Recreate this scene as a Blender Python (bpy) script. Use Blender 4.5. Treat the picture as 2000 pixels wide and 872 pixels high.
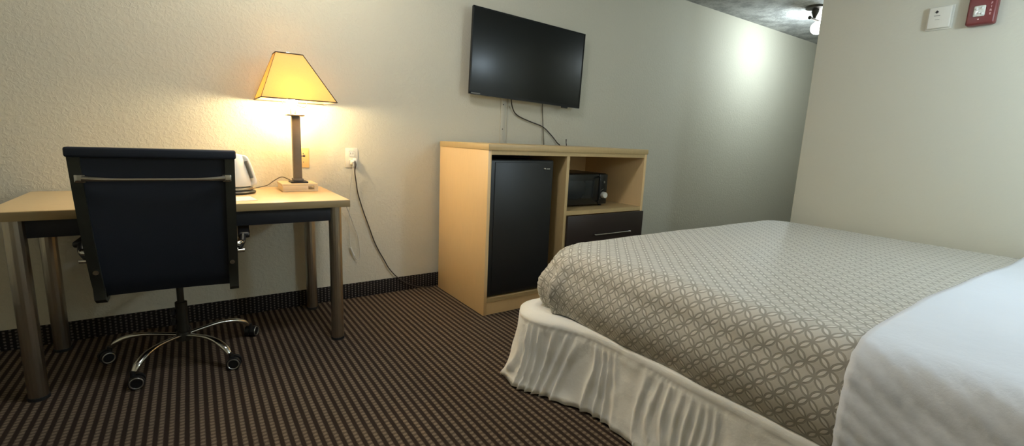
import bpy, bmesh, math, random
from mathutils import Vector, Matrix, noise
random.seed(7)
sc = bpy.context.scene
for o in list(bpy.data.objects): bpy.data.objects.remove(o)
COL = sc.collection
PI = math.pi

# ------------------------------------------------------------ camera
CAM = Vector((-1.4212, -3.0023, 1.0791)); YAW, PITCH, ROLL, FPX = -0.6074, -0.17785, 0.04367, 905.0
fwd = Vector((-math.sin(YAW)*math.cos(PITCH), math.cos(YAW)*math.cos(PITCH), math.sin(PITCH)))
rt = Vector((math.cos(YAW), math.sin(YAW), 0)); up = rt.cross(fwd)
rt2 = rt*math.cos(ROLL)+up*math.sin(ROLL); up2 = -rt*math.sin(ROLL)+up*math.cos(ROLL)
cd = bpy.data.cameras.new('camera'); cam = bpy.data.objects.new('camera', cd); COL.objects.link(cam)
cam.matrix_world = Matrix(((rt2.x, up2.x, -fwd.x, CAM.x), (rt2.y, up2.y, -fwd.y, CAM.y), (rt2.z, up2.z, -fwd.z, CAM.z), (0, 0, 0, 1)))
cd.sensor_width = 36; cd.lens = FPX/2000*36; cd.clip_start = .02
sc.camera = cam

# ------------------------------------------------------------ light, world, exposure
sc.view_settings.view_transform = 'Standard'; sc.view_settings.look = 'None'
sc.view_settings.gamma = 1; sc.view_settings.use_curve_mapping = False
sc.view_settings.exposure = 0.36
w = bpy.data.worlds.new('world'); sc.world = w; w.use_nodes = True
w.node_tree.nodes['Background'].inputs[0].default_value = (.75, .85, 1, 1)
w.node_tree.nodes['Background'].inputs[1].default_value = .02
LAMP_W, LAMP_COL = 11.5, (1, .82, .50)
HALL_W, HALL_COL = 27.0, (.78, .92, 1)
CEIL_FILL_W, CEIL_FILL_COL = 24.0, (.95, .97, 1)
BEDHEAD_FILL_W, BEDHEAD_FILL_COL = 32.0, (.68, .85, 1)

def light(name, kind, loc, power, col, size=.05, rot=None, sy=None):
    l = bpy.data.lights.new(name, kind); l.energy = power; l.color = col
    if kind == 'AREA':
        l.size = size
        if sy: l.shape = 'RECTANGLE'; l.size_y = sy
    else: l.shadow_soft_size = size
    o = bpy.data.objects.new(name, l); COL.objects.link(o); o.location = loc
    if rot: o.rotation_euler = rot
    return o
light('ceiling_fill_light', 'POINT', (-.75, -1.40, 2.20), CEIL_FILL_W, CEIL_FILL_COL, .12)  # added room fill; its dome fixture is out of view
light('bedhead_fill_light', 'POINT', (.95, -3.28, 1.75), BEDHEAD_FILL_W, BEDHEAD_FILL_COL, .10)  # added out of view for the cool light near the bed head
light('hall_lamp_light', 'POINT', (3.84, -.72, 2.17), HALL_W, HALL_COL, .05)

up_ = light('desk_lamp_upward_light', 'SPOT', (-.964, -.192, 1.47), 900.0, (1, .90, .72), .03, (PI, 0, 0))
up_.data.spot_size = math.radians(54); up_.data.spot_blend = .6

# ------------------------------------------------------------ material helpers
def lin(c):
    return tuple(((v/255)/12.92 if v/255 <= .04045 else ((v/255+.055)/1.055)**2.4) for v in c)
class NT:
    def __init__(s, name):
        s.m = bpy.data.materials.new(name); s.m.use_nodes = True; s.t = s.m.node_tree; s.b = s.t.nodes['Principled BSDF']
    def n(s, typ, **kw):
        x = s.t.nodes.new(typ)
        for k, v in kw.items(): setattr(x, k, v)
        return x
    def l(s, a, b): s.t.links.new(a, b)
    def put(s, node, i, v):
        if hasattr(v, 'links') or isinstance(v, bpy.types.NodeSocket): s.l(v, node.inputs[i])
        else: node.inputs[i].default_value = v
    def math(s, op, a, b=0.0, c=None, clamp=False):
        x = s.n('ShaderNodeMath', operation=op); x.use_clamp = clamp; s.put(x, 0, a); s.put(x, 1, b)
        if c is not None: s.put(x, 2, c)
        return x.outputs[0]
    def mix(s, f, a, b):
        x = s.n('ShaderNodeMix', data_type='RGBA'); s.put(x, 0, f)
        x.inputs[6].default_value = (0, 0, 0, 1)
        for i, v in ((6, a), (7, b)):
            if isinstance(v, bpy.types.NodeSocket): s.l(v, x.inputs[i])
            else: x.inputs[i].default_value = (*v[:3], 1)
        return x.outputs[2]
    def coord(s, kind='Object'): return s.n('ShaderNodeTexCoord').outputs[kind]
    def mapping(s, v, scale=(1, 1, 1), rot=(0, 0, 0), loc=(0, 0, 0)):
        x = s.n('ShaderNodeMapping'); s.l(v, x.inputs[0]); x.inputs[1].default_value = loc; x.inputs[2].default_value = rot; x.inputs[3].default_value = scale
        return x.outputs[0]
    def noise(s, v, scale, detail=3, rough=.5, dist=0):
        x = s.n('ShaderNodeTexNoise'); s.l(v, x.inputs['Vector']); x.inputs['Scale'].default_value = scale
        x.inputs['Detail'].default_value = detail; x.inputs['Roughness'].default_value = rough; x.inputs['Distortion'].default_value = dist
        return x.outputs[0]
    def ramp(s, v, a, b, lo=0., hi=1.):
        x = s.n('ShaderNodeMapRange'); x.interpolation_type = 'SMOOTHSTEP'
        s.l(v, x.inputs[0]); x.inputs[1].default_value = a; x.inputs[2].default_value = b; x.inputs[3].default_value = lo; x.inputs[4].default_value = hi
        return x.outputs[0]
    def bump(s, h, strength=.3, dist=.002):
        x = s.n('ShaderNodeBump'); s.l(h, x.inputs['Height']); x.inputs['Strength'].default_value = strength; x.inputs['Distance'].default_value = dist
        s.l(x.outputs[0], s.b.inputs['Normal']); return x
def simple(name, rgb, rough=.5, metal=0, var=.06, scale=30, coat=0, bump=0, aniso=None):
    k = NT(name); c = lin(rgb); v = k.coord()
    if aniso: v = k.mapping(v, aniso)
    f = k.noise(v, scale, 3)
    k.l(k.mix(f, tuple(x*(1-var*2) for x in c), tuple(min(1, x*(1+var*2)) for x in c)), k.b.inputs['Base Color'])
    k.b.inputs['Roughness'].default_value = rough; k.b.inputs['Metallic'].default_value = metal
    if coat: k.b.inputs['Coat Weight'].default_value = coat
    if bump: k.bump(f, bump, .001)
    return k.m
def emis(name, rgb, strength):
    k = NT(name); k.b.inputs['Base Color'].default_value = (.9, .9, .9, 1)
    k.b.inputs['Emission Color'].default_value = (*rgb, 1); k.b.inputs['Emission Strength'].default_value = strength
    return k.m

def wall_mat(name, rgb, s=1.0):
    k = NT(name); v = k.coord(); c = lin(rgb)
    big = k.noise(v, 1.3, 2)
    k.l(k.mix(big, tuple(x*.97 for x in c), tuple(x*1.03 for x in c)), k.b.inputs['Base Color'])
    a = k.ramp(k.noise(v, 52, 3, .55, .6), .42, .62); b = k.noise(v, 150, 2)
    h = k.math('ADD', a, k.math('MULTIPLY', b, .25))
    k.bump(h, (.30*s), .0025); k.b.inputs['Roughness'].default_value = .75
    return k.m
M = {}
M['wall'] = wall_mat('textured_wall_paint', (206, 201, 182))
M['wall_r'] = wall_mat('partition_wall_paint', (204, 201, 184), .25)
def ceil_mat():
    k = NT('popcorn_ceiling'); v = k.coord(); c = lin((196, 196, 190))
    n1 = k.ramp(k.noise(v, 60, 4, .7), .45, .6); n2 = k.ramp(k.noise(v, 7, 5, .65), .38, .62)
    k.l(k.mix(n2, tuple(x*.62 for x in c), c), k.b.inputs['Base Color'])
    k.bump(n1, .9, .006); k.b.inputs['Roughness'].default_value = .9; return k.m
M['ceil'] = ceil_mat()
def carpet_mat(name, axes=(0, 1), px=.0305, py=.0215, dark=(49, 38, 31), light_=(124, 108, 90), ry=.0072, rx=.0082, under=.42):
    k = NT(name); v = k.coord(); sep = k.n('ShaderNodeSeparateXYZ')
    nz = k.n('ShaderNodeTexNoise'); k.l(v, nz.inputs['Vector']); nz.inputs['Scale'].default_value = 120; nz.inputs['Detail'].default_value = 2
    off = k.n('ShaderNodeVectorMath', operation='MULTIPLY_ADD'); k.l(nz.outputs[1], off.inputs[0]); off.inputs[1].default_value = (.005, .005, .005); k.l(v, off.inputs[2])
    k.l(off.outputs[0], sep.inputs[0])
    X, Y = sep.outputs[axes[0]], sep.outputs[axes[1]]
    u = k.math('DIVIDE', X, px); iu = k.math('FLOOR', u); fu = k.math('ABSOLUTE', k.math('SUBTRACT', k.math('FRACT', u), .5))
    odd = k.math('MULTIPLY', k.math('FRACT', k.math('MULTIPLY', iu, .5)), 1.0)
    vv = k.math('ADD', k.math('DIVIDE', Y, py), odd); fv = k.math('ABSOLUTE', k.math('SUBTRACT', k.math('FRACT', vv), .5))
    du = k.math('DIVIDE', k.math('MULTIPLY', fu, px), rx); dv = k.math('DIVIDE', k.math('MULTIPLY', fv, py), ry)
    d = k.math('SQRT', k.math('ADD', k.math('POWER', du, 2.0), k.math('POWER', dv, 2.0)))
    dot = k.ramp(d, .75, 1.15, 1, 0)
    line = k.ramp(du, .75, 1.2, under, 0)
    f = k.math('MAXIMUM', dot, line)
    fib = k.noise(v, 420, 2, .6)
    c1 = k.mix(k.noise(v, 260, 2), tuple(x*.75 for x in lin(dark)), tuple(x*1.2 for x in lin(dark)))
    c2 = k.mix(fib, tuple(x*.7 for x in lin(light_)), tuple(x*1.25 for x in lin(light_)))
    k.l(k.mix(f, c1, c2), k.b.inputs['Base Color']); k.b.inputs['Roughness'].default_value = .95
    k.b.inputs['Specular IOR Level'].default_value = .15
    k.bump(k.math('ADD', fib, k.math('MULTIPLY', f, .6)), .7, .003)
    return k.m
M['carpet'] = carpet_mat('dotted_stripe_carpet')
M['base'] = carpet_mat('carpet_baseboard', (0, 2), .021, .0155, (38, 33, 31), (108, 100, 92), .0042, .0050, .1)
def wood(name, rgb, rough=.38, axis='z', var=.07):
    k = NT(name); v = k.coord(); c = lin(rgb)
    sc_ = {'z': (14, 14, 1.2), 'x': (1.2, 14, 14)}[axis]
    f = k.noise(k.mapping(v, sc_), 6, 5, .6, .4); g = k.noise(v, 2.2, 2)
    f2 = k.math('ADD', k.math('MULTIPLY', f, .75), k.math('MULTIPLY', g, .25))
    k.l(k.mix(f2, tuple(x*(1-var*2.2) for x in c), tuple(x*(1+var*1.6) for x in c)), k.b.inputs['Base Color'])
    k.b.inputs['Roughness'].default_value = rough; return k.m
M['maple'] = wood('maple_laminate', (234, 198, 144), var=.04)
M['maple_edge'] = wood('maple_edge_band', (196, 168, 118), .45)
M['desk_top'] = wood('maple_desk_laminate', (222, 194, 146), .3, 'x')
M['desk_edge'] = wood('desk_edge_band', (150, 128, 88), .5, 'x')
M['dark_wood'] = wood('espresso_laminate', (44, 32, 27), .4, 'x')
M['leg'] = simple('brushed_steel_leg', (178, 172, 160), .28, 1, .10, 60, aniso=(30, 30, .4))
M['apron'] = simple('navy_steel_apron', (38, 40, 48), .5, .2)
M['chrome'] = simple('chrome', (205, 203, 196), .12, 1, .03)
M['rail'] = simple('olive_aluminium_rail', (66, 68, 62), .38, .75, .05)
M['black_plastic'] = simple('black_plastic', (20, 20, 21), .4)
M['rubber'] = simple('black_rubber', (16, 16, 17), .7)
M['gas'] = simple('dark_grey_gas_lift', (52, 50, 44), .4, .5)
def leather():
    k = NT('navy_mesh_leather'); v = k.coord()
    n = k.noise(v, 300, 2); c = lin((19, 27, 39))
    k.l(k.mix(n, tuple(x*.85 for x in c), tuple(x*1.15 for x in c)), k.b.inputs['Base Color'])
    k.bump(n, .25, .001); k.b.inputs['Roughness'].default_value = .55; return k.m
M['leather'] = leather()
M['fridge'] = simple('black_fridge_enamel', (24, 25, 25), .42, 0, .12, 500, bump=.15)
M['fridge_in'] = simple('black_fridge_frame', (15, 16, 16), .5)
M['screen'] = simple('tv_screen', (15, 18, 17), .30, 0, .02)
M['screen'].node_tree.nodes['Principled BSDF'].inputs['Specular IOR Level'].default_value = .55
M['bezel'] = simple('tv_bezel', (10, 10, 10), .35)
M['mw'] = simple('microwave_black', (17, 20, 20), .30)
M['mw_win'] = simple('microwave_window', (34, 38, 40), .22)
M['white'] = simple('white_plastic', (224, 222, 214), .45, 0, .02)
M['offwhite'] = simple('off_white_plate', (214, 210, 196), .5, 0, .02)
M['almond'] = simple('almond_plate', (226, 192, 128), .5, 0, .02)
M['channel'] = simple('painted_cable_channel', (196, 192, 176), .6, 0, .02)
M['slot'] = simple('dark_slot', (30, 28, 26), .6)
M['grey_strip'] = simple('grey_handle_grip', (118, 116, 108), .45)
M['silver'] = simple('satin_silver', (170, 168, 160), .3, .9)
M['cord_w'] = simple('white_cord', (206, 202, 190), .5)
M['cord_b'] = simple('dark_brown_cord', (58, 50, 42), .5)
M['cord_g'] = simple('olive_grey_cord', (92, 86, 72), .5)
M['red'] = simple('red_alarm_plastic', (116, 52, 50), .4, 0, .04)
M['lens'] = simple('clear_strobe_lens', (214, 212, 200), .15, 0, .25, 60)
M['letter'] = simple('white_letter_print', (236, 200, 196), .6, 0, .01)
M['paper'] = simple('white_paper', (236, 226, 214), .7, 0, .01)
M['lamp_metal'] = simple('bronze_lamp_metal', (118, 108, 96), .45, .3)
M['lamp_base'] = simple('cream_lamp_stand', (222, 202, 164), .45, 0, .03)
M['trim'] = simple('shade_trim', (74, 60, 40), .7)
M['bulb'] = emis('lamp_bulb', LAMP_COL, LAMP_W/(PI*.0105))
M['globe'] = emis('hall_glass', (1, 1, .96), 6)
M['dome'] = emis('added_lamp_glass', (.95, .98, 1), 3)  # glow of the added ceiling dome and wall lamp
M['fix'] = simple('dark_bronze_fixture', (62, 60, 54), .4, .7)
def shade_mat():
    k = NT('amber_lampshade_fabric'); v = k.coord(); out = k.t.nodes['Material Output']
    n = k.noise(k.mapping(v, (1, 1, .3)), 260, 2)
    c = lin((249, 217, 144)); col = k.mix(n, tuple(x*.92 for x in c), c)
    dif = k.n('ShaderNodeBsdfDiffuse'); tr = k.n('ShaderNodeBsdfTranslucent'); mx = k.n('ShaderNodeMixShader')
    k.l(col, dif.inputs[0]); k.l(col, tr.inputs[0]); mx.inputs[0].default_value = .24
    k.l(dif.outputs[0], mx.inputs[1]); k.l(tr.outputs[0], mx.inputs[2]); k.l(mx.outputs[0], out.inputs[0]); return k.m
M['shade'] = shade_mat()
def cloth_white(name, rgb, wr_=.25):
    k = NT(name); v = k.coord(); c = lin(rgb)
    n = k.noise(v, 5, 3); k.l(k.mix(n, tuple(x*.95 for x in c), c), k.b.inputs['Base Color'])
    h = k.math('ADD', k.noise(v, 16, 4, .55, .15), k.math('MULTIPLY', k.noise(v, 700, 1), .05))
    k.bump(h, wr_, .012); k.b.inputs['Roughness'].default_value = .8
    k.b.inputs['Sheen Weight'].default_value = .15
    return k.m
M['sheet'] = cloth_white('white_cotton_sheet', (222, 226, 232))
M['skirt'] = cloth_white('cream_skirt_fabric', (240, 238, 230), .25)
M['mattress'] = cloth_white('mattress_ticking', (225, 222, 214))
def coverlet_mat():
    k = NT('interlocking_circle_coverlet'); P = .0395
    uv = k.coord('UV')
    nz = k.n('ShaderNodeTexNoise'); k.l(uv, nz.inputs['Vector']); nz.inputs['Scale'].default_value = 7
    off = k.n('ShaderNodeVectorMath', operation='MULTIPLY_ADD'); k.l(nz.outputs[1], off.inputs[0]); off.inputs[1].default_value = (.010, .010, 0); k.l(uv, off.inputs[2])
    m = k.mapping(off.outputs[0], (1/P, 1/P, 1), (0, 0, PI/4))
    fr = k.n('ShaderNodeVectorMath', operation='FRACTION'); k.l(m, fr.inputs[0])
    sb = k.n('ShaderNodeVectorMath', operation='SUBTRACT'); k.l(fr.outputs[0], sb.inputs[0]); sb.inputs[1].default_value = (.5, .5, 0)
    ab = k.n('ShaderNodeVectorMath', operation='ABSOLUTE'); k.l(sb.outputs[0], ab.inputs[0])
    sp = k.n('ShaderNodeSeparateXYZ'); k.l(ab.outputs[0], sp.inputs[0])
    cb = k.n('ShaderNodeCombineXYZ'); k.l(sp.outputs[0], cb.inputs[0]); k.l(sp.outputs[1], cb.inputs[1])
    ds = []
    for c in ((1, 0, 0), (0, 1, 0)):
        d = k.n('ShaderNodeVectorMath', operation='DISTANCE'); k.l(cb.outputs[0], d.inputs[0]); d.inputs[1].default_value = c; ds.append(d.outputs['Value'])
    mn = k.math('MINIMUM', ds[0], ds[1])
    line = k.ramp(k.math('ABSOLUTE', k.math('SUBTRACT', mn, .668)), .050, .080, .9, 0)
    petal = k.ramp(mn, .580, .612, 1, 0)
    spw = k.n('ShaderNodeSeparateXYZ'); k.l(m, spw.inputs[0])
    chk = k.math('FRACT', k.math('MULTIPLY', k.math('ADD', k.math('FLOOR', spw.outputs[0]), k.math('FLOOR', spw.outputs[1])), .5))
    base = k.mix(k.math('MULTIPLY', chk, 1.0), lin((200, 196, 184)), lin((188, 184, 172)))
    c = k.mix(line, base, lin((152, 147, 134)))
    c = k.mix(petal, c, lin((216, 212, 202)))
    k.l(c, k.b.inputs['Base Color']); k.b.inputs['Roughness'].default_value = .6
    k.b.inputs['Sheen Weight'].default_value = .2
    h = k.math('ADD', k.math('SUBTRACT', petal, line), k.math('MULTIPLY', k.noise(uv, 22, 3, .55, .8), 1.6))
    k.bump(h, .35, .003); return k.m
M['coverlet'] = coverlet_mat()

# ------------------------------------------------------------ mesh helpers
class MB:
    def __init__(s): s.bm = bmesh.new()
    def box(s, x0, x1, y0, y1, z0, z1, bev=0, seg=2):
        r = bmesh.ops.create_cube(s.bm, size=1); vs = r['verts']
        for v in vs:
            v.co = Vector(((x0+x1)/2+v.co.x*(x1-x0), (y0+y1)/2+v.co.y*(y1-y0), (z0+z1)/2+v.co.z*(z1-z0)))
        if bev:
            es = list({e for v in vs for e in v.link_edges})
            bmesh.ops.bevel(s.bm, geom=es, offset=bev, segments=seg, profile=.5, affect='EDGES')
        return s
    def cyl(s, a, b, r0, r1=None, n=24, caps=True):
        a, b = Vector(a), Vector(b); r1 = r0 if r1 is None else r1
        q = (b-a).to_track_quat('Z', 'Y').to_matrix().to_4x4(); q.translation = (a+b)/2
        bmesh.ops.create_cone(s.bm, cap_ends=caps, segments=n, radius1=r0, radius2=r1, depth=(b-a).length, matrix=q)
        return s
    def tube(s, pts, r, n=8, smooth=6, flat=None):
        pts = [Vector(p) for p in pts]
        rs = r if isinstance(r, (list, tuple)) else [r]*len(pts)
        P, R = [], []
        for i in range(len(pts)-1):
            p0, p1, p2, p3 = pts[max(i-1, 0)], pts[i], pts[i+1], pts[min(i+2, len(pts)-1)]
            for j in range(smooth):
                t = j/smooth
                P.append(.5*((2*p1)+(-p0+p2)*t+(2*p0-5*p1+4*p2-p3)*t*t+(-p0+3*p1-3*p2+p3)*t**3)); R.append(rs[i]*(1-t)+rs[i+1]*t)
        P.append(pts[-1]); R.append(rs[-1])
        ref = Vector((0, 0, 1)); rings = []
        tg = (P[1]-P[0]).normalized()
        if abs(tg.dot(ref)) > .9: ref = Vector((1, 0, 0))
        nrm = (ref-tg*ref.dot(tg)).normalized()
        for i, p in enumerate(P):
            tg = (P[min(i+1, len(P)-1)]-P[max(i-1, 0)]).normalized()
            nrm = (nrm-tg*nrm.dot(tg)).normalized(); bn = tg.cross(nrm)
            f1, f2 = flat if flat else (1, 1)
            rings.append([s.bm.verts.new(p+nrm*math.cos(2*PI*k/n)*R[i]*f1+bn*math.sin(2*PI*k/n)*R[i]*f2) for k in range(n)])
        for a, b in zip(rings, rings[1:]):
            for k in range(n): s.bm.faces.new((a[k], a[(k+1) % n], b[(k+1) % n], b[k]))
        s.bm.faces.new(rings[0][::-1]); s.bm.faces.new(rings[-1])
        return s
    def lathe(s, prof, c=(0, 0, 0), n=32, sq=None):
        c = Vector(c); rings = []
        for r, z in prof:
            rings.append([s.bm.verts.new(c+Vector((r*math.cos(2*PI*k/n), r*math.sin(2*PI*k/n), z))) for k in range(n)])
        for a, b in zip(rings, rings[1:]):
            for k in range(n): s.bm.faces.new((a[k], a[(k+1) % n], b[(k+1) % n], b[k]))
        s.bm.faces.new(rings[0][::-1]); s.bm.faces.new(rings[-1]); return s
    def prism(s, poly, axis, a, b):
        # poly in the two other axes
        def mk(p, t):
            return {'x': (t, p[0], p[1]), 'y': (p[0], t, p[1]), 'z': (p[0], p[1], t)}[axis]
        A = [s.bm.verts.new(mk(p, a)) for p in poly]; B = [s.bm.verts.new(mk(p, b)) for p in poly]
        n = len(poly)
        for k in range(n): s.bm.faces.new((A[k], A[(k+1) % n], B[(k+1) % n], B[k]))
        s.bm.faces.new(A[::-1]); s.bm.faces.new(B); return s
    def sphere(s, c, r, sz=1, u=24, v=14):
        bmesh.ops.create_uvsphere(s.bm, u_segments=u, v_segments=v, radius=r, matrix=Matrix.Translation(c) @ Matrix.Diagonal((1, 1, sz, 1))); return s
    def build(s, name, mat, parent=None, smooth=True, angle=40):
        bmesh.ops.recalc_face_normals(s.bm, faces=s.bm.faces)
        me = bpy.data.meshes.new(name)
        if smooth:
            for f in s.bm.faces: f.smooth = True
            ca = math.radians(angle)
            for e in s.bm.edges:
                if len(e.link_faces) == 2 and e.calc_face_angle(0) > ca: e.smooth = False
        s.bm.to_mesh(me); s.bm.free()
        o = bpy.data.objects.new(name, me); COL.objects.link(o); me.materials.append(mat)
        if parent: o.parent = parent
        return o
def tag(o, label, cat, group=None):
    o['label'] = label; o['category'] = cat
    if group: o['group'] = group
    return o
def thing(name, label, cat, loc=(0, 0, 0), rot=(0, 0, 0)):
    o = bpy.data.objects.new(name, None); COL.objects.link(o); o.location = loc; o.rotation_euler = rot; o.empty_display_size = .1
    return tag(o, label, cat)
def struct(o): o['kind'] = 'structure'; return o
def text_mesh(name, s, size, mat, parent, M4, ext=.0006):
    c = bpy.data.curves.new(name, 'FONT'); c.body = s; c.size = size; c.extrude = ext; c.align_x = 'CENTER'; c.align_y = 'CENTER'
    t = bpy.data.objects.new(name, c); COL.objects.link(t)
    dg = bpy.context.evaluated_depsgraph_get(); me = bpy.data.meshes.new_from_object(t.evaluated_get(dg))
    bpy.data.objects.remove(t); me.name = name
    me.transform(M4); me.materials.clear(); me.materials.append(mat)
    o = bpy.data.objects.new(name, me); COL.objects.link(o); o.parent = parent; return o

# ------------------------------------------------------------ setting
H = 2.462; XW = 1.86; YE = -1.54; XL = -3.3; YB = -3.62; XE = 6.3
struct(MB().box(XL-.1, XE+.1, YB-.1, .1, -.06, 0).build('floor', M['carpet'], smooth=False))
struct(MB().box(XL-.1, XE+.1, YB-.1, .1, H, H+.1).build('ceiling', M['ceil'], smooth=False))
struct(MB().box(XL-.1, XE+.1, 0, .1, 0, H).build('wall_back', M['wall'], smooth=False))
struct(MB().box(XL-.1, XL, YB, 0, 0, H).build('wall_left', M['wall'], smooth=False))
struct(MB().box(XL-.1, XW, YB-.1, YB, 0, H).build('wall_front', M['wall'], smooth=False))
struct(MB().box(XW, XE+.1, YB-.1, YE, 0, H, .006).build('wall_right', M['wall_r']))
struct(MB().box(XE, XE+.1, YE, 0, 0, H).build('wall_hall', M['wall_r'], smooth=False))
struct(MB().box(XL, XE, -.008, 0, 0, .101, .003).build('baseboard_back', M['base']))
bl = MB().box(YB, 0, -.008, 0, 0, .101, .003).build('baseboard_left', M['base']); bl.rotation_euler = (0, 0, PI/2); bl.location = (XL, 0, 0); struct(bl)
bl.data.transform(Matrix.Identity(4))

# ------------------------------------------------------------ desk
DX0, DX1, DY, DZ = -2.04, -.784, -.661, .75
desk = thing('desk', 'maple-topped desk on four brushed steel tube legs against the back wall', 'desk', (-1.41, -.335, 0))
def P(mb, name, mat, root, **kw):
    o = mb.build(name, mat, None, **kw); o.parent = root
    o.matrix_parent_inverse = Matrix.LocRotScale(root.location, root.rotation_euler, None).inverted(); return o
P(MB().box(DX0, DX1, DY, -.012, DZ-.004, DZ, .0015).box(DX0+.001, DX1-.001, DY+.001, -.013, DZ-.033, DZ-.004), 'desktop', M['desk_top'], desk)
eb = MB()
eb.box(DX0-.002, DX1+.002, DY-.002, DY+.001, DZ-.035, DZ-.003, .001); eb.box(DX1-.001, DX1+.002, DY, -.012, DZ-.035, DZ-.003, .001); eb.box(DX0-.002, DX0+.001, DY, -.012, DZ-.035, DZ-.003, .001)
P(eb, 'edge_band', M['desk_edge'], desk)
LEGS = [(-.8385, -.587), (-.862, -.075), (-1.975, -.60), (-1.985, -.11)]
for x, y in LEGS:
    m = MB(); n = 48; prof = []
    rings = []
    for z in (.008, DZ-.035):
        rings.append([m.bm.verts.new((x+(.031-.0016*(0.5+.5*math.cos(k*2*PI*16/n*1.0)))*math.cos(2*PI*k/n), y+(.031-.0016*(0.5+.5*math.cos(k*2*PI*16/n)))*math.sin(2*PI*k/n), z)) for k in range(n)])
    a, b = rings
    for k in range(n): m.bm.faces.new((a[k], a[(k+1) % n], b[(k+1) % n], b[k]))
    m.bm.faces.new(a[::-1]); m.bm.faces.new(b)
    lg = P(m, 'leg', M['leg'], desk, angle=80)
    ft = MB().cyl((x, y, 0), (x, y, .012), .033, .033, 32).build('foot', M['rubber']); ft.parent = lg
P(MB().box(-1.95, -.862, -.605, -.585, .640, DZ-.035, .002), 'apron', M['apron'], desk)
P(MB().box(-1.96, -.886, -.085, -.065, .640, DZ-.035, .002), 'apron', M['apron'], desk)
P(MB().box(-.875, -.855, -.565, -.10, .640, DZ-.035, .002), 'apron', M['apron'], desk)
P(MB().box(-1.985, -1.965, -.575, -.135, .640, DZ-.035, .002), 'apron', M['apron'], desk)

# ------------------------------------------------------------ cabinet
CX1, CYF, CYB, CH = 1.386, -.69, -.05, 1.05
cab = thing('refrigerator_cabinet', 'maple laminate cabinet holding the black fridge and microwave under the TV', 'cabinet', (.69, -.37, 0))
P(MB().box(-.004, CX1+.006, CYF-.006, CYB, CH-.036, CH, .003), 'top', M['maple_edge'], cab)
P(MB().box(0, .022, CYF, CYB, 0, CH-.036, .001), 'side_panel', M['maple'], cab)
P(MB().box(CX1-.024, CX1, CYF, CYB, 0, CH-.036, .001), 'side_panel', M['maple'], cab)
P(MB().box(.603, .627, CYF, CYB-.01, .10, CH-.062, .001), 'divider', M['maple_edge'], cab)
P(MB().box(.022, CX1-.024, CYB-.012, CYB-.002, 0, CH-.036), 'back_panel', M['maple'], cab)
P(MB().box(.022, CX1-.024, CYF+.001, CYF+.03, CH-.062, CH-.036), 'top_rail', M['maple_edge'], cab)
P(MB().box(.022, CX1-.024, CYF+.002, CYB-.012, .082, .106), 'bottom_shelf', M['maple_edge'], cab)
P(MB().box(.022, CX1-.024, CYF+.006, CYF+.026, 0, .082), 'plinth', M['maple'], cab)
P(MB().box(.627, CX1-.024, CYF+.002, CYB-.012, .594, .622), 'shelf', M['maple_edge'], cab)
for z0, z1, zh in ((.338, .590, .451), (.108, .332, .222)):
    d = P(MB().box(.627, CX1-.004, CYF-.018, CYF-.001, z0, z1, .002), 'drawer', M['dark_wood'], cab)
    h = MB().tube([(.87, CYF-.019, zh), (.872, CYF-.042, zh), (.90, CYF-.046, zh), (1.19, CYF-.046, zh), (1.218, CYF-.042, zh), (1.22, CYF-.019, zh)], .005, 10)
    ho = h.build('handle', M['chrome']); ho.parent = d

# fridge
fr = thing('mini_fridge', 'black compact refrigerator built into the left side of the maple cabinet', 'refrigerator', (.27, -.35, .107))
P(MB().box(.032, .505, -.60, -.10, .112, .955, .006), 'body', M['fridge_in'], fr)
P(MB().box(.028, .590, -.30, -.29, .96, .985), 'top_frame', M['fridge_in'], fr)
dm = MB().box(.026, .508, -.672, -.606, .112, .960, .010, 3)
door = P(dm, 'door', M['fridge'], fr)
pm = MB().box(.058, .494, -.677, -.668, .126, .945, .004)
po = pm.build('door_panel', M['fridge']); po.parent = door
lg = MB().sphere((.432, -.678, .905), .0075).box(.444, .472, -.6795, -.676, .902, .908)
lo = lg.build('logo_badge', M['silver']); lo.parent = door

# microwave
mw = thing('microwave', 'small black microwave with white dial inside the open cabinet shelf', 'microwave', (.89, -.38, .622))
P(MB().box(.665, 1.125, -.55, -.20, .634, .862, .010, 3), 'body', M['mw'], mw)
P(MB().box(.668, 1.032, -.566, -.548, .638, .858, .006), 'door', M['mw'], mw)
P(MB().box(.71, .985, -.5685, -.564, .685, .815, .002), 'window', M['mw_win'], mw)
P(MB().tube([(1.018, -.567, .66), (1.020, -.590, .68), (1.020, -.590, .82), (1.018, -.567, .84)], .006, 10), 'handle', M['mw'], mw)
P(MB().box(1.036, 1.122, -.566, -.548, .638, .858, .006), 'control_panel', M['mw'], mw)
P(MB().cyl((1.082, -.565, .705), (1.082, -.592, .705), .024, .021, 24), 'knob', M['offwhite'], mw)
P(MB().cyl((1.082, -.565, .80), (1.082, -.572, .80), .008, .008, 16), 'button', M['silver'], mw)
P(MB().tube([(1.055, -.5665, .675), (1.048, -.5665, .705), (1.055, -.5665, .735), (1.082, -.5665, .75)], .002, 6), 'dial_mark', M['silver'], mw)
for x in (.69, 1.10):
    for y in (-.52, -.23): P(MB().cyl((x, y, .622), (x, y, .636), .012), 'foot', M['rubber'], mw)

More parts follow.
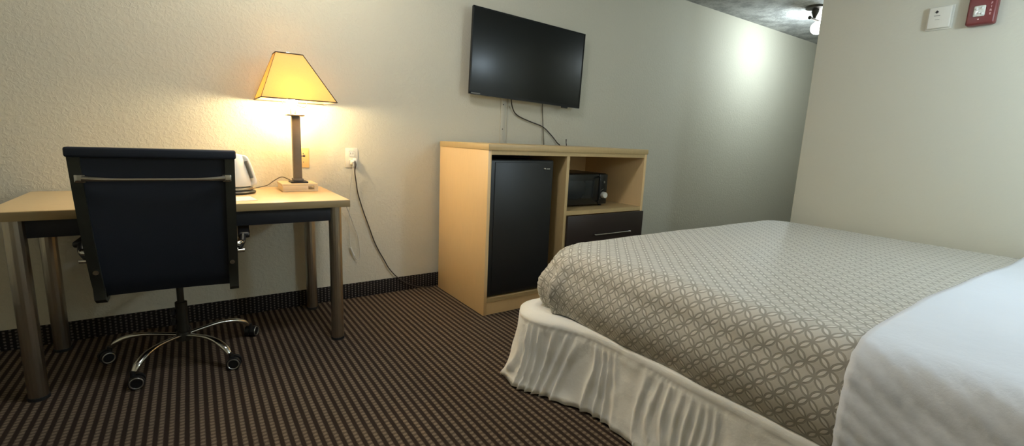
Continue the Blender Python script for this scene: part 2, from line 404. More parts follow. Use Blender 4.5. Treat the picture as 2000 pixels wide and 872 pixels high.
# ------------------------------------------------------------ TV
tv = thing('television', 'flat black wall-mounted television above the maple cabinet', 'television', (.708, -.10, 1.655), (0, math.radians(1.6), 0))
def C_(mb, name, mat, par, **kw): return mb.build(name, mat, par, **kw)
tw, th = .511, .2885
C_(MB().box(-tw, tw, .002, .020, -th, th, .004).box(-.30, .30, .018, .050, -th+.03, .12, .012), 'housing', M['bezel'], tv)
C_(MB().box(-tw+.008, tw-.008, -.0015, .003, -th+.016, th-.008, .0008), 'screen', M['screen'], tv)
bz = MB().box(-tw, tw, -.003, .004, th-.008, th).box(-tw, tw, -.003, .004, -th, -th+.016).box(-tw, -tw+.008, -.003, .004, -th, th).box(tw-.008, tw, -.003, .004, -th, th)
C_(bz, 'bezel', M['bezel'], tv)
C_(MB().box(-tw+.012, -tw+.085, -.004, -.002, -th+.004, -th+.011), 'logo_badge', M['grey_strip'], tv)
C_(MB().box(.33, .39, -.002, .014, -th-.012, -th+.002, .004), 'sensor', M['bezel'], tv)
C_(MB().box(-.20, .20, .048, .060, -.20, .10).box(-.06, .06, .055, .0995, -.16, .06), 'wall_mount', M['rail'], tv)

# cable channel on the wall
ch = thing('cable_channel', 'painted wall cable cover strip with screws below the television', 'cable cover', (.555, 0, 1.2))
P(MB().box(.515, .552, -.009, 0, 1.05, 1.46, .002).box(.552, .560, -.005, 0, 1.05, 1.46), 'cover', M['channel'], ch)
P(MB().box(.574, .584, -.007, 0, 1.05, 1.46, .002), 'edge_strip', M['channel'], ch)
for z in (1.335, 1.155): P(MB().cyl((.533, -.0085, z), (.533, -.0105, z), .004, .004, 12), 'screw', M['slot'], ch)
tag(MB().tube([(.555, -.07, 1.42), (.60, -.03, 1.325), (.655, -.02, 1.266), (.78, -.02, 1.225), (.909, -.02, 1.191), (1.0, -.02, 1.13), (1.065, -.025, 1.07), (1.085, -.035, 1.052), (1.092, -.041, 1.02)], .0045, 8).build('television_cable', M['cord_b']), 'dark cable curving diagonally from the television down behind the cabinet', 'cable')
tag(MB().tube([(.885, -.06, 1.45), (.897, -.018, 1.37), (.914, -.016, 1.2), (.929, -.018, 1.06), (.932, -.03, 1.0)], .0040, 8).build('television_cable', M['cord_g']), 'grey-brown cable hanging straight down the wall below the television', 'cable')
tag(MB().tube([(1.128, -.07, 1.0505), (1.124, -.068, 1.075), (1.138, -.05, 1.10)], [.004, .0035, .005], 8).build('cable_end', M['cord_b']), 'short black cable end sticking up at the back of the cabinet top', 'cable')

# ------------------------------------------------------------ lamp
LX, LY = -.939, -.192
lamp = thing('table_lamp', 'lit table lamp with amber square shade standing on the desk', 'lamp', (LX, LY, DZ))
z0 = DZ
P(MB().box(LX-.09, LX+.092, LY-.07, LY+.11, z0+.028, z0+.042, .003).box(LX-.088, LX+.04, LY-.08, LY+.095, z0+.008, z0+.030, .002).box(LX-.088, LX+.09, LY-.08, LY+.095, z0, z0+.009, .002).box(LX+.07, LX+.09, LY-.08, LY-.062, z0+.008, z0+.03), 'stand', M['lamp_base'], lamp)
P(MB().box(LX-.040, LX+.048, LY-.045, LY+.045, z0+.042, z0+.051, .002), 'base_plate', M['black_plastic'], lamp)
P(MB().box(LX-.020, LX+.022, LY-.020, LY+.020, z0+.051, z0+.405, .003).box(LX-.026, LX+.028, LY-.026, LY+.026, z0+.051, z0+.066, .003), 'column', M['lamp_metal'], lamp)
P(MB().box(LX-.044, LX+.042, LY-.038, LY+.038, z0+.405, z0+.413, .002), 'cap_plate', M['lamp_metal'], lamp)
P(MB().cyl((LX, LY, z0+.413), (LX, LY, z0+.480), .005).cyl((LX-.02, LY, z0+.413), (LX-.02, LY, z0+.445), .004), 'rod', M['lamp_metal'], lamp)
P(MB().cyl((LX+.024, LY, z0+.19), (LX+.036, LY, z0+.19), .004).sphere((LX+.038, LY, z0+.19), .007), 'switch_knob', M['lamp_metal'], lamp)
P(MB().tube([(LX+.012, LY, z0+.462), (LX+.06, LY, z0+.467), (LX+.064, LY, z0+.60), (LX+.03, LY, z0+.70), (LX, LY, z0+.717), (LX-.03, LY, z0+.70), (LX-.064, LY, z0+.60), (LX-.06, LY, z0+.467), (LX-.012, LY, z0+.462)], .0018, 6), 'harp', M['chrome'], lamp)
P(MB().cyl((LX-.012, LY, z0+.515), (LX-.012, LY, z0+.555), .014, .014, 16), 'socket', M['offwhite'], lamp)
P(MB().lathe([(.012, .040), (.014, .030), (.024, .016), (.029, 0), (.026, -.014), (.016, -.026), (.004, -.030)], (LX-.012, LY, z0+.482), 16), 'bulb', M['bulb'], lamp)
# shade: rectangular tapered walls of real thickness
def frustum(bm, x0, x1, y0, y1, zb, X0, X1, Y0, Y1, zt, t):
    def ring(a, b, c, d, z, n=6):
        cs = [(a, c), (b, c), (b, d), (a, d)]; out = []
        for i in range(4):
            p, q = cs[i], cs[(i+1) % 4]
            for k in range(n): out.append(bm.verts.new((p[0]+(q[0]-p[0])*k/n, p[1]+(q[1]-p[1])*k/n, z)))
        return out
    ob, ot = ring(x0, x1, y0, y1, zb), ring(X0, X1, Y0, Y1, zt)
    ib, it = ring(x0+t, x1-t, y0+t, y1-t, zb), ring(X0+t, X1-t, Y0+t, Y1-t, zt)
    n = len(ob)
    for k in range(n):
        j = (k+1) % n
        bm.faces.new((ob[k], ob[j], ot[j], ot[k])); bm.faces.new((ib[j], ib[k], it[k], it[j]))
        bm.faces.new((ob[j], ob[k], ib[k], ib[j])); bm.faces.new((ot[k], ot[j], it[j], it[k]))
SB, ST = 1.235, 1.472
sx0, sx1, sy0, sy1 = LX-.178, LX+.186, LY-.150, LY+.150
tx0, tx1, ty0, ty1 = LX-.090, LX+.040, LY-.055, LY+.055
m = MB(); frustum(m.bm, sx0, sx1, sy0, sy1, SB, tx0, tx1, ty0, ty1, ST, .0012)
shade = P(m, 'lamp_shade', M['shade'], lamp, smooth=False)
m = MB()
B = [(sx0, sy0, SB), (sx1, sy0, SB), (sx1, sy1, SB), (sx0, sy1, SB)]; T = [(tx0, ty0, ST), (tx1, ty0, ST), (tx1, ty1, ST), (tx0, ty1, ST)]
for i in range(4):
    m.cyl(B[i], B[(i+1) % 4], .003, .003, 8); m.cyl(T[i], T[(i+1) % 4], .003, .003, 8); m.cyl(B[i], T[i], .0024 if i == 1 else .0012, .0024 if i == 1 else .0012, 8)
tr = m.build('trim', M['trim']); tr.parent = shade
P(MB().cyl((LX-.025, ty0+.004, ST-.004), (LX-.025, ty1-.004, ST-.004), .0018).cyl((LX-.025, LY, ST-.008), (LX-.025, LY, ST+.006), .004).sphere((LX-.025, LY, ST+.010), .008), 'finial', M['lamp_metal'], lamp)
tag(MB().tube([(LX-.02, -.10, .795), (LX-.06, -.065, .812), (LX-.10, -.05, .790), (LX-.135, -.05, .765), (-1.13, -.07, .754), (-1.17, -.12, .754), (-1.19, -.18, .754)], .0025, 8).build('kettle_cord', M['cord_g']), 'thin grey-brown cord lying on the desk between kettle and lamp', 'cord')

# kettle
KX, KY = -1.252, -.262
ket = thing('electric_kettle', 'white electric kettle on a black base behind the chair on the desk', 'kettle', (KX, KY, DZ))
P(MB().lathe([(.088, 0), (.098, .004), (.100, .010), (.092, .016), (.080, .019)], (KX, KY, DZ)), 'power_base', M['black_plastic'], ket)
P(MB().lathe([(.078, .019), (.086, .022), (.086, .030), (.080, .034)], (KX, KY, DZ)), 'base_ring', M['silver'], ket)
P(MB().lathe([(.070, .034), (.082, .040), (.084, .048), (.078, .09), (.066, .14), (.055, .175), (.050, .184)], (KX, KY, DZ)), 'body', M['white'], ket)
P(MB().lathe([(.050, .184), (.046, .194), (.020, .200), (.010, .204), (.010, .212), (.006, .216)], (KX, KY, DZ)), 'lid', M['white'], ket)
P(MB().tube([(KX+.045, KY-.01, DZ+.182), (KX+.056, KY-.02, DZ+.176), (KX+.070, KY-.025, DZ+.14), (KX+.084, KY-.028, DZ+.085), (KX+.089, KY-.028, DZ+.055), (KX+.072, KY-.02, DZ+.046)], [.012, .014, .014, .014, .015, .014], 12, flat=(1, .8)), 'handle', M['white'], ket)
P(MB().tube([(KX+.058, KY-.036, DZ+.165), (KX+.070, KY-.040, DZ+.12), (KX+.080, KY-.041, DZ+.08)], .008, 10), 'grip', M['grey_strip'], ket)
pc = MB().box(-.045, .045, -.075, .075, 0, .001).build('paper_card', M['paper']); pc.location = (-1.232, -.50, DZ+.0005); pc.rotation_euler = (0, 0, .12)
tag(pc, 'small white paper card on the desk in front of the kettle', 'paper')

# wall plates & cords
ou = thing('wall_outlet', 'white double electrical outlet on the back wall right of the desk', 'outlet', (-.588, 0, .923))
P(MB().box(-.626, -.550, -.006, 0, .862, .984, .003), 'cover_plate', M['offwhite'], ou)
P(MB().box(-.604, -.572, -.009, -.004, .932, .968, .006), 'receptacle', M['white'], ou)
P(MB().box(-.604, -.572, -.009, -.004, .878, .914, .006), 'receptacle', M['white'], ou)
for z in (.950, .896):
    for dx in (-.007, .007): P(MB().box(-.588+dx-.0012, -.588+dx+.0012, -.0096, -.0085, z-.005, z+.007), 'slot', M['slot'], ou)
pl = thing('wall_plate', 'almond blank wall plate on the back wall behind the lamp column', 'wall plate', (-.868, 0, .92))
P(MB().box(-.905, -.838, -.006, 0, .862, .978, .003), 'cover_plate', M['almond'], pl)
for z in (.945, .895): P(MB().cyl((-.871, -.005, z), (-.871, -.0075, z), .003, .003, 10), 'screw', M['lamp_metal'], pl)
wc = thing('adapter_cord', 'white cord looping from outlet down beside the desk leg with inline switch', 'cord', (-.588, -.02, .9))
P(MB().box(-.600, -.578, -.034, -.009, .884, .912, .004).cyl((-.589, -.034, .898), (-.589, -.040, .895), .007), 'plug', M['white'], wc)
P(MB().tube([(-.589, -.038, .897), (-.592, -.046, .86), (-.603, -.026, .75), (-.612, -.02, .55), (-.614, -.02, .40), (-.602, -.02, .33), (-.585, -.02, .285), (-.566, -.02, .262), (-.552, -.02, .275), (-.550, -.02, .33), (-.562, -.02, .42), (-.592, -.03, .50), (-.640, -.06, .62), (-.70, -.10, .70), (-.76, -.12, .708)], .0024, 8), 'cord', M['cord_w'], wc)
P(MB().tube([(-.610, -.020, .350), (-.600, -.020, .322), (-.588, -.020, .292)], .006, 8), 'switch', M['white'], wc)
bc = thing('power_cord', 'dark power cord running from wall outlet down to the baseboard', 'cord', (-.588, -.02, .9))
P(MB().box(-.585, -.563, -.030, -.009, .893, .921, .004), 'plug', M['white'], bc)
P(MB().tube([(-.576, -.030, .905), (-.574, -.042, .88), (-.577, -.03, .84), (-.565, -.018, .76), (-.554, -.014, .693), (-.522, -.014, .58), (-.491, -.014, .488), (-.455, -.014, .38), (-.424, -.014, .309), (-.385, -.016, .235), (-.354, -.018, .176), (-.30, -.022, .11), (-.22, -.024, .05), (-.12, -.03, .012), (-.03, -.035, .006)], .0036, 8), 'cord', M['cord_b'], bc)

# ------------------------------------------------------------ office chair
cr = thing('office_chair', 'navy high-back office chair with chrome five-star base facing the desk', 'chair', (-1.505, -.45, 0), (0, 0, math.radians(-4)))
def pt(a, r, z): return (r*math.cos(a), r*math.sin(a), z)
C_(MB().cyl((0, 0, .085), (0, 0, .125), .032, .028, 24).cyl((0, 0, .125), (0, 0, .27), .024, .024, 24), 'column', M['gas'], cr)
C_(MB().cyl((0, 0, .27), (0, 0, .43), .014, .014, 20), 'gas_lift', M['gas'], cr)
C_(MB().box(-.09, .09, -.11, .11, .425, .452, .006).box(-.21, .21, -.03, .03, .445, .462, .004), 'seat_plate', M['black_plastic'], cr)
C_(MB().tube([(-.03, .02, .435), (-.10, .03, .428), (-.17, .03, .420)], .005, 8), 'tilt_lever', M['chrome'], cr)
for z_ in (.165, .215): C_(MB().cyl((-.036, -.004, z_), (-.030, -.004, z_+.026), .011), 'adjust_knob', M['black_plastic'], cr)
for k in range(5):
    a = math.radians(22+72*k)
    arm = C_(MB().tube([pt(a, .022, .110), pt(a, .09, .118), pt(a, .16, .122), pt(a, .22, .113), pt(a, .265, .092), pt(a, .285, .070)], [.011, .0105, .012, .0155, .0165, .013], 12, flat=(.75, 1)), 'base_spoke', M['chrome'], cr)
    c = Vector(pt(a, .295, 0)); wa = a+math.radians(35 if k % 2 else -50); d = Vector((math.cos(wa), math.sin(wa), 0)); f = Vector((-d.y, d.x, 0))
    cc = c+f*.012
    ca = C_(MB().cyl(cc+Vector((0, 0, .029))-d*.024, cc+Vector((0, 0, .029))-d*.006, .028, .028, 28).cyl(cc+Vector((0, 0, .029))+d*.006, cc+Vector((0, 0, .029))+d*.024, .028, .028, 28).cyl(c+Vector((0, 0, .03)), c+Vector((0, 0, .074)), .011, .009, 14).cyl(cc+Vector((0, 0, .029))-d*.008, cc+Vector((0, 0, .029))+d*.008, .023, .023, 24), 'caster', M['black_plastic'], cr)
    for s in (-1, 1):
        hub = MB()
        q = cc+Vector((0, 0, .029))+d*s*.0245
        ring = [q+(f*math.cos(t)+Vector((0, 0, 1))*math.sin(t))*.0225 for t in [2*PI*i/24 for i in range(25)]]
        hub.tube(ring, .0028, 6, 1)
        hub.build('wheel_rim', M['silver'], ca)
# back frame curve, in (y, z), rear at negative y
def back_curve(t):   # t 0 bottom .. 1 top
    y = -.262-.085*t-.018*math.sin(PI*t*1.0)+.03*max(0, .12-t)*8*max(0, .12-t)*8
    return y, .400+.583*t
W0, W1 = .222, .236
rail_pts = {}
for s in (-1, 1):
    m = MB(); N = 22; secs = []
    path = []
    # seat rail forward -> bend -> back
    for i in range(8): path.append((.24-.40*i/7, .455+.012*math.sin(i/7*PI)*-1, W0))
    for i in range(6):
        a = i/5; path.append((-.19-.075*math.sin(a*PI/2), .44-.02*math.sin(a*PI)-.0*a-.03*a*0, W0))
    path = [(.25, .470, W0), (.18, .462, W0), (.05, .450, W0), (-.08, .440, W0), (-.17, .418, W0), (-.225, .397, W0), (-.255, .392, W0), (-.274, .405, W0)]
    for i in range(1, 16):
        t = i/15*.985+.015; y, z = back_curve(t); path.append((y, z, W0+(W1-W0)*t))
    wd, tk = .034, .018
    for i, (y, z, x) in enumerate(path):
        a_, b_ = path[max(i-1, 0)], path[min(i+1, len(path)-1)]
        tg = Vector((0, b_[0]-a_[0], b_[1]-a_[1])).normalized(); nn = Vector((0, -tg.z, tg.y))
        c = Vector((s*x, y, z)); e = Vector((1, 0, 0))
        secs.append([m.bm.verts.new(c+e*u*wd/2+nn*v*tk/2) for u, v in ((-1, -1), (1, -1), (1, 1), (-1, 1))])
    for A_, B_ in zip(secs, secs[1:]):
        for k in range(4): m.bm.faces.new((A_[k], A_[(k+1) % 4], B_[(k+1) % 4], B_[k]))
    m.bm.faces.new(secs[0][::-1]); m.bm.faces.new(secs[-1])
    bmesh.ops.bevel(m.bm, geom=[e for e in m.bm.edges if e.is_manifold and e.calc_face_angle(0) > 1.2], offset=.004, segments=2, affect='EDGES')
    C_(m, 'side_rail', M['rail'], cr)
    y, z = back_curve(.20)
    C_(MB().cyl((s*.221, y-.006, z), (s*.221, y-.014, z), .009, .009, 16), 'bolt', M['chrome'], cr)
    # armrest: loop out from back rail to seat rail with padded top
    ya, za = back_curve(.42)
    C_(MB().tube([(s*.236, ya+.02, .590), (s*.262, ya+.05, .597), (s*.270, -.10, .602), (s*.270, .08, .598), (s*.268, .16, .57), (s*.255, .17, .52), (s*.236, .15, .468)], [.010, .010, .010, .010, .010, .010, .010], 10), 'armrest', M['chrome'], cr)
    C_(MB().box(s*.270-.024, s*.270+.024, -.24, .10, .603, .629, .010, 3), 'arm_pad', M['black_plastic'], cr)
    C_(MB().tube([(s*.248, -.275, .570), (s*.262, -.262, .595), (s*.266, -.235, .616)], [.011, .013, .012], 10), 'arm_bracket', M['black_plastic'], cr)
    C_(MB().cyl((s*.240, -.285, .560), (s*.268, -.280, .560), .008, .008, 12), 'bolt', M['chrome'], cr)
# back sling
m = MB(); NX, NT_ = 20, 30; ft, bk = [], []
for j in range(NT_+1):
    t = .004+j/NT_*.985; y, z = back_curve(t); hw = (W0+(W1-W0)*t)-.016
    rowf, rowb = [], []
    for i in range(NX+1):
        u = -1+2*i/NX; sag = .010*(1-u*u)
        rowb.append(m.bm.verts.new((u*hw, y+.004+sag, z))); rowf.append(m.bm.verts.new((u*hw, y+.014+sag, z)))
    bk.append(rowb); ft.append(rowf)
for j in range(NT_):
    for i in range(NX):
        m.bm.faces.new((bk[j][i], bk[j][i+1], bk[j+1][i+1], bk[j+1][i])); m.bm.faces.new((ft[j][i], ft[j+1][i], ft[j+1][i+1], ft[j][i+1]))
    for g in (0, NX): m.bm.faces.new((bk[j][g], bk[j+1][g], ft[j+1][g], ft[j][g]))
for i in range(NX):
    for g in (0, NT_): m.bm.faces.new((bk[g][i], ft[g][i], ft[g][i+1], bk[g][i+1]))
C_(m, 'backrest', M['leather'], cr)
yt, zt = back_curve(1.0)
C_(MB().box(-W1-.022, W1+.022, yt-.016, yt+.020, zt-.030, zt+.006, .008, 3), 'top_wrap', M['leather'], cr)
yb, zb = back_curve(.80)
C_(MB().tube([(-.215, yb-.016, zb+.012), (-.165, yb-.022, zb+.009), (-.10, yb-.022, zb+.008), (.10, yb-.022, zb+.008), (.165, yb-.022, zb+.009), (.215, yb-.016, zb+.012)], [.012, .009, .0065, .0065, .009, .012], 12), 'cross_bar', M['chrome'], cr)
for s in (-1, 1): C_(MB().box(s*.222-.016, s*.222+.016, yb-.020, yb-.004, zb-.004, zb+.026, .004), 'bar_bracket', M['chrome'], cr)
C_(MB().box(-.205, .205, -.19, .24, .462, .482, .008, 3), 'seat', M['leather'], cr)

# ------------------------------------------------------------ bed
X0, X1, Y0, Y1 = -.118, 1.845, -1.405, -3.47     # mattress footprint
BS = .335
bed = thing('bed', 'large bed against the right wall, its mattress wrapped in patterned coverlet', 'bed', ((X0+X1)/2, (Y0+Y1)/2, 0))
P(MB().box(X0+.03, X1-.02, Y1+.02, Y0-.03, .12, BS-.012, .03, 4), 'box_spring', M['mattress'], bed)
P(MB().box(X0+.03, X1-.02, Y1+.01, Y0-.03, BS-.010, .607, .07, 5), 'mattress', M['mattress'], bed)
P(MB().box(X0+.06, X1-.05, Y1+.05, Y0-.06, .09, .12), 'bed_frame', M['fix'], bed)
for x in (X0+.12, (X0+X1)/2, X1-.12):
    for y in (Y0-.12, Y1+.12): P(MB().cyl((x, y, 0), (x, y, .092), .02), 'leg', M['fix'], bed)

RC = .10
def rrect(d, a0=None):
    pass
def sdf(x, y, ins, rc):
    # signed distance + closest point normal for the mattress outline inset by ins
    cx, cy = (X0+X1)/2, (Y0+Y1)/2; hx, hy = (X1-X0)/2-ins, (Y0-Y1)/2-ins
    qx, qy = abs(x-cx)-(hx-rc), abs(y-cy)-(hy-rc)
    sx, sy = (1 if x >= cx else -1), (1 if y >= cy else -1)
    if qx > 0 and qy > 0:
        l = math.hypot(qx, qy); n = Vector((sx*qx/l, sy*qy/l, 0)); return l-rc, n
    if qx > qy: return qx-rc, Vector((sx, 0, 0))
    return qy-rc, Vector((0, sy, 0))
def fold_fn(a, r, drop, tuck, top):
    # a = arc length past the fold line -> outward offset, height
    L = r*PI/2
    if a < L:
        p = a/r; return r*math.sin(p), top-r*(1-math.cos(p))
    s = a-L; S = drop
    f = min(1, s/S)
    return r+.022*math.sin(PI*min(1, f*1.05))-tuck*f**3, top-r-s
def cloth(name, mat, xr, yr, step, ins, top, r, drop, tuck, off, wr, thick, yedge=None, hemfn=None):
    bm = bmesh.new(); uvl = bm.loops.layers.uv.new('UVMap')
    D = r*PI/2+drop
    nx = int((xr[1]-xr[0])/step)+1; ny = int((yr[1]-yr[0])/step)+1
    g = {}; sds = {}; uvs = {}
    for j in range(ny+1):
        for i in range(nx+1):
            x = xr[0]+(xr[1]-xr[0])*i/nx; y = yr[0]+(yr[1]-yr[0])*j/ny
            if yedge: y = min(yr[1], y) + yedge(x, y, yr)
            sd, n = sdf(x, y, ins, RC)
            Dl = D+(hemfn(x, y) if hemfn else 0)
            a = max(0, min(sd, Dl)); sds[i, j] = sd-Dl
            base = Vector((x, y, 0))-n*max(sd, 0) if sd > 0 else Vector((x, y, 0))
            if sd > Dl: x, y = (base+n*Dl).x, (base+n*Dl).y
            if sd > 0:
                h, z = fold_fn(a, r, drop, tuck, top)
            else: h, z = 0, top+.006*min(1, -sd/.4)
            p = base+n*h; p.z = z
            dn, dz = wr(x, y, a, n, p, sd)
            if p.x > 1.70: dn *= max(0, (XW-.006-p.x)/.15)
            nn = n*math.sin(min(a/r, PI/2))+Vector((0, 0, math.cos(min(a/r, PI/2)))) if sd > 0 else Vector((0, 0, 1))
            p = p+nn*(dn+off); p.z += dz
            p.x = min(p.x, XW-.005)
            g[i, j] = bm.verts.new(p); uvs[i, j] = (x, y)
    for j in range(ny):
        for i in range(nx):
            q = [(i, j), (i+1, j), (i+1, j+1), (i, j+1)]
            if all(sds[k] > 0 for k in q): continue
            try: f = bm.faces.new([g[k] for k in q])
            except ValueError: continue
            for lp, k in zip(f.loops, q): lp[uvl].uv = uvs[k]
            f.smooth = True
    bmesh.ops.delete(bm, geom=[v for v in bm.verts if not v.link_faces], context='VERTS')
    bmesh.ops.recalc_face_normals(bm, faces=bm.faces)
    me = bpy.data.meshes.new(name); bm.to_mesh(me); bm.free(); me.materials.append(mat)
    o = bpy.data.objects.new(name, me); COL.objects.link(o)
    if me.polygons and sum(p.normal.z for p in me.polygons) < 0: me.flip_normals()
    sm = o.modifiers.new('thickness', 'SOLIDIFY'); sm.thickness = thick; sm.offset = 1
    return o
def nz(x, y, s, k=0): return noise.noise(Vector((x*s, y*s, k*7.3)))
def wr_cover(x, y, a, n, p, sd):
    flat = .0035*nz(x, y, 2.2, 1)+.0018*nz(x, y, 7, 2)
    if sd <= 0: return flat, 0
    k = min(1, a/.20)
    # perimeter coordinate for folds on the hanging sides
    peri = (p.y if abs(n.x) > .7 else p.x)
    cornr = max(0, 1-math.hypot(p.x-X0, p.y-Y0)/.28)
    ang = math.atan2(n.y, n.x)
    f = .006*nz(peri*1.0, a*.6, 5, 3)+.004*nz(peri, a*.4, 12, 4)
    f += .055*math.exp(-((p.x-X0)**2+(p.y-Y0)**2)/.03)*min(1, a/.15)
    f += cornr*(.020*math.sin(ang*15+a*7)+.008*math.sin(ang*31))
    return flat+k*f, 0
def hem_cover(x, y): return .010*nz(x, y, 3, 8)+.004*nz(x, y, 9, 9)
cov = cloth('coverlet', M['coverlet'], (X0-.34, X1+.20), (-2.78, Y0+.36), .0155, .085, .625, .095, .196, .004, .0, wr_cover, .004, None, hem_cover)
tag(cov, 'taupe coverlet with interlocking circle pattern spread over the bed', 'bedspread')

def wr_sheet(x, y, a, n, p, sd):
    base = wr_cover(x, y, a, n, p, sd)[0]
    flat = base+.003*(.5+.5*nz(x, y, 3, 11))+.004*max(0, 1-abs(y+2.62)/.10)
    if sd <= 0: return flat, 0
    k = min(1, max(0, a-.03)/.07)
    d = y+a*2.0      # diagonal drag folds
    ridge = max(0, 1-abs(math.sin(d*36+1.2*nz(y, a, 5, 13)))*1.2)
    f = .036*ridge**1.2*(.6+.6*nz(y, a, 4, 19))+.012*(.5+.5*nz(d, a*.3, 8, 14))+.004
    return flat+k*max(0, f), 0
def y_sheet(x, y, yr):
    # only the leading edge wanders
    f = max(0, 1-(yr[1]-y)/.35)
    return f*(.018*math.sin(x*2.6+.6)+.012*nz(x, 0, 3, 15))
sh = cloth('bed_sheet', M['sheet'], (X0-.42, X1+.12), (Y1+.02, -2.615), .0155, .085, .625, .095, .30, -.004, .009, wr_sheet, .004, y_sheet, lambda x, y: .01*nz(x, y, 4, 17))
tag(sh, 'smooth white sheet turned back over the head end of the bed', 'sheet')

# bed skirt: platform ledge + gathered valance
m = MB()
def corner_puff(x, y): return math.exp(-((x-X0)/.16)**2-((y-Y0+.06)/.19)**2)
pts = []   # perimeter from head end along near side, round the corner, along foot to the right wall
R2 = .07
s = 0.0
ys = Y1+.03
while ys < Y0-R2: pts.append((X0-.010, ys, -1, 0)); ys += .006
for i in range(22):
    a = PI-(PI/2)*i/21; pts.append((X0-.010+R2+R2*math.cos(a), Y0-R2+.01+R2*math.sin(a), math.cos(a), math.sin(a)))
xs = X0+R2
while xs < X1-.02: pts.append((xs, Y0+.01, 0, 1)); xs += .008
levels = [(.320, -.055), (.336, -.035), (.336, -.012), (.330, .002), (.318, .006), (.303, .006), (.298, .004), (.285, .008), (.27, .010), (.25, .012), (.22, .015), (.19, .018), (.16, .020), (.13, .023), (.10, .026), (.075, .029), (.05, .032), (.03, .036), (.006, .040)]
grid = []; acc = 0; prev = None
for (x, y, nx_, ny_) in pts:
    if prev: acc += math.hypot(x-prev[0], y-prev[1])
    prev = (x, y)
    cp = corner_puff(x, y); col = []
    for z, o_ in levels:
        dn = max(0, (.300-z)/.30)
        pw = 5.2*nz(acc, z*.10, 3.2, 20)+1.6*nz(acc, z*.5, 8, 26)
        pleat = 1-abs(math.sin(acc*PI/.062+pw*2.2-z*2.5))          # soft ridges with sharp crests
        fine = 1-abs(math.sin(acc*PI/.026+pw*5+z*3))
        vis = .35+.65*(.5+.5*nz(acc, z*.6, 4.5, 28))
        gath = (.0045*fine*vis*math.exp(-max(0, .297-z)/.07)) if z < .300 else 0
        big = min(1, dn*6)*(.4+.6*dn**.5)*(.028*pleat**1.6*vis+.018*nz(acc, z*.3, 5, 21)+.006*nz(acc+z, z*1.5, 22, 23))-.006*min(1, dn*6)
        puff = cp*(.118+.030*dn**3) if z < .312 else cp*(.115 if z < .325 else .085)*(1 if o_ > -.02 else 0)
        o2 = o_*(1-.0*cp)+gath+big+puff
        if z < .325: o2 = max(o2, .0)
        zz = z+(.006*nz(acc, 0, 9, 25)+.004) * (1 if z < .01 else 0)
        px_, py_ = x+nx_*o2, y+ny_*o2
        col.append(m.bm.verts.new((min(px_, XW-.01), py_, max(zz, .002))))
    grid.append(col)
for A_, B_ in zip(grid, grid[1:]):
    for k in range(len(levels)-1): m.bm.faces.new((A_[k], A_[k+1], B_[k+1], B_[k]))
sk = m.build('bed_skirt', M['skirt'], angle=180)
sm = sk.modifiers.new('thickness', 'SOLIDIFY'); sm.thickness = .002; sm.offset = 0
tag(sk, 'gathered cream-white bed skirt hanging from the box spring to the carpet', 'bed skirt')

# ------------------------------------------------------------ devices on the right wall
th_ = thing('wall_sensor', 'square off-white wall device with dark diamond dot beside the red alarm', 'sensor', (XW, -2.12, 1.80))
P(MB().box(XW-.008, XW, -2.178, -2.070, 1.742, 1.860, .003), 'back_plate', M['offwhite'], th_)
P(MB().box(XW-.026, XW-.006, -2.172, -2.078, 1.748, 1.855, .006, 3), 'housing', M['offwhite'], th_)
m = MB().box(-.0055, .0055, -.0055, .0055, 0, .002)
bmesh.ops.rotate(m.bm, verts=m.bm.verts, matrix=Matrix.Rotation(PI/4, 3, 'Z')); bmesh.ops.rotate(m.bm, verts=m.bm.verts, matrix=Matrix.Rotation(-PI/2, 3, 'Y')); bmesh.ops.translate(m.bm, verts=m.bm.verts, vec=(XW-.026, -2.113, 1.829))
P(m, 'sensor_window', M['slot'], th_)
P(MB().box(XW-.0268, XW-.0255, -2.128, -2.104, 1.809, 1.812).box(XW-.0268, XW-.0255, -2.128, -2.110, 1.790, 1.7915), 'marking', M['grey_strip'], th_)
fa = thing('fire_alarm', 'red fire alarm strobe mounted high on the right wall', 'fire alarm', (XW, -2.29, 1.81))
P(MB().box(XW-.048, XW, -2.342, -2.236, 1.735, 1.876, .010, 3), 'housing', M['red'], fa)
P(MB().box(XW-.060, XW-.046, -2.304, -2.262, 1.772, 1.822, .005, 3), 'strobe_lens', M['lens'], fa)
ln = MB()
for dy_, dz_ in ((-.010, .012), (.010, .010), (0, -.008), (-.012, -.014), (.012, -.012)): ln.sphere((XW-.060, -2.283+dy_, 1.797+dz_), .006)
P(ln, 'strobe_bulb', M['white'], fa)
RM = Matrix(((0, 0, -1, 0), (-1, 0, 0, 0), (0, 1, 0, 0), (0, 0, 0, 1)))
FI = Matrix.LocRotScale(fa.location, None, None).inverted()
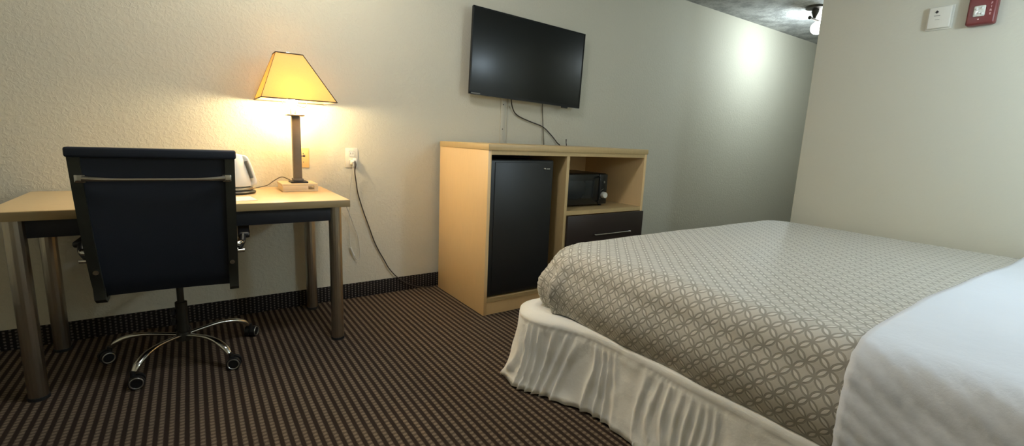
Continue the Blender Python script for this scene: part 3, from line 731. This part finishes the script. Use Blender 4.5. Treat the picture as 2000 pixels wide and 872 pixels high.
for c, z in zip('FIRE', (1.828, 1.812, 1.796, 1.780)):
    text_mesh('letter', c, .014, M['letter'], fa, FI @ Matrix.Translation((XW-.0485, -2.322, z)) @ RM)
P(MB().cyl((XW-.047, -2.283, 1.760), (XW-.0495, -2.283, 1.760), .003, .003, 12), 'indicator', M['letter'], fa)

# ------------------------------------------------------------ hall light, plus unseen lamps added to light the room
HX, HY = 3.62, -.70
hl = thing('hall_ceiling_light', 'bronze ceiling light with glowing glass shades at the end of hallway', 'ceiling light', (HX, HY, H))
P(MB().lathe([(.09, 0), (.085, -.018), (.05, -.028)], (HX, HY, H), 28), 'canopy', M['fix'], hl)
P(MB().lathe([(.030, -.026), (.032, -.05), (.018, -.085), (.010, -.11)], (HX, HY, H), 20), 'stem', M['fix'], hl)
P(MB().cyl((HX-.09, HY, H-.115), (HX+.17, HY, H-.115), .010, .010, 14).sphere((HX-.09, HY, H-.115), .016), 'arm', M['fix'], hl)
P(MB().lathe([(.030, -.105), (.045, -.09), (.055, -.05), (.058, -.030)], (HX+.13, HY, H), 24), 'glass_shade', M['globe'], hl)
P(MB().sphere((HX+.09, HY, H-.180), .060), 'glass_globe', M['globe'], hl)
cl = thing('added_ceiling_light', 'unseen frosted glass dome light added to the room ceiling as fill', 'ceiling light', (-.75, -1.40, H))  # fixture made up to carry the fill light
P(MB().lathe([(.17, 0), (.17, -.02), (.155, -.022)], (-.75, -1.40, H)), 'canopy', M['fix'], cl)
P(MB().lathe([(.150, -.022), (.145, -.05), (.11, -.08), (.05, -.095), (.01, -.097)], (-.75, -1.40, H)), 'glass_dome', M['dome'], cl)
wl = thing('added_wall_lamp', 'unseen frosted wall lamp added above the head of the bed', 'wall lamp', (.95, YB, 1.75))  # fixture made up to house the cool bed-head light
P(MB().box(.89, 1.01, YB, YB+.025, 1.66, 1.84, .006), 'back_plate', M['fix'], wl)
P(MB().cyl((.95, YB+.02, 1.75), (.95, YB+.16, 1.75), .010), 'arm', M['fix'], wl)
P(MB().sphere((.95, YB+.20, 1.75), .055), 'glass_globe', M['dome'], wl)
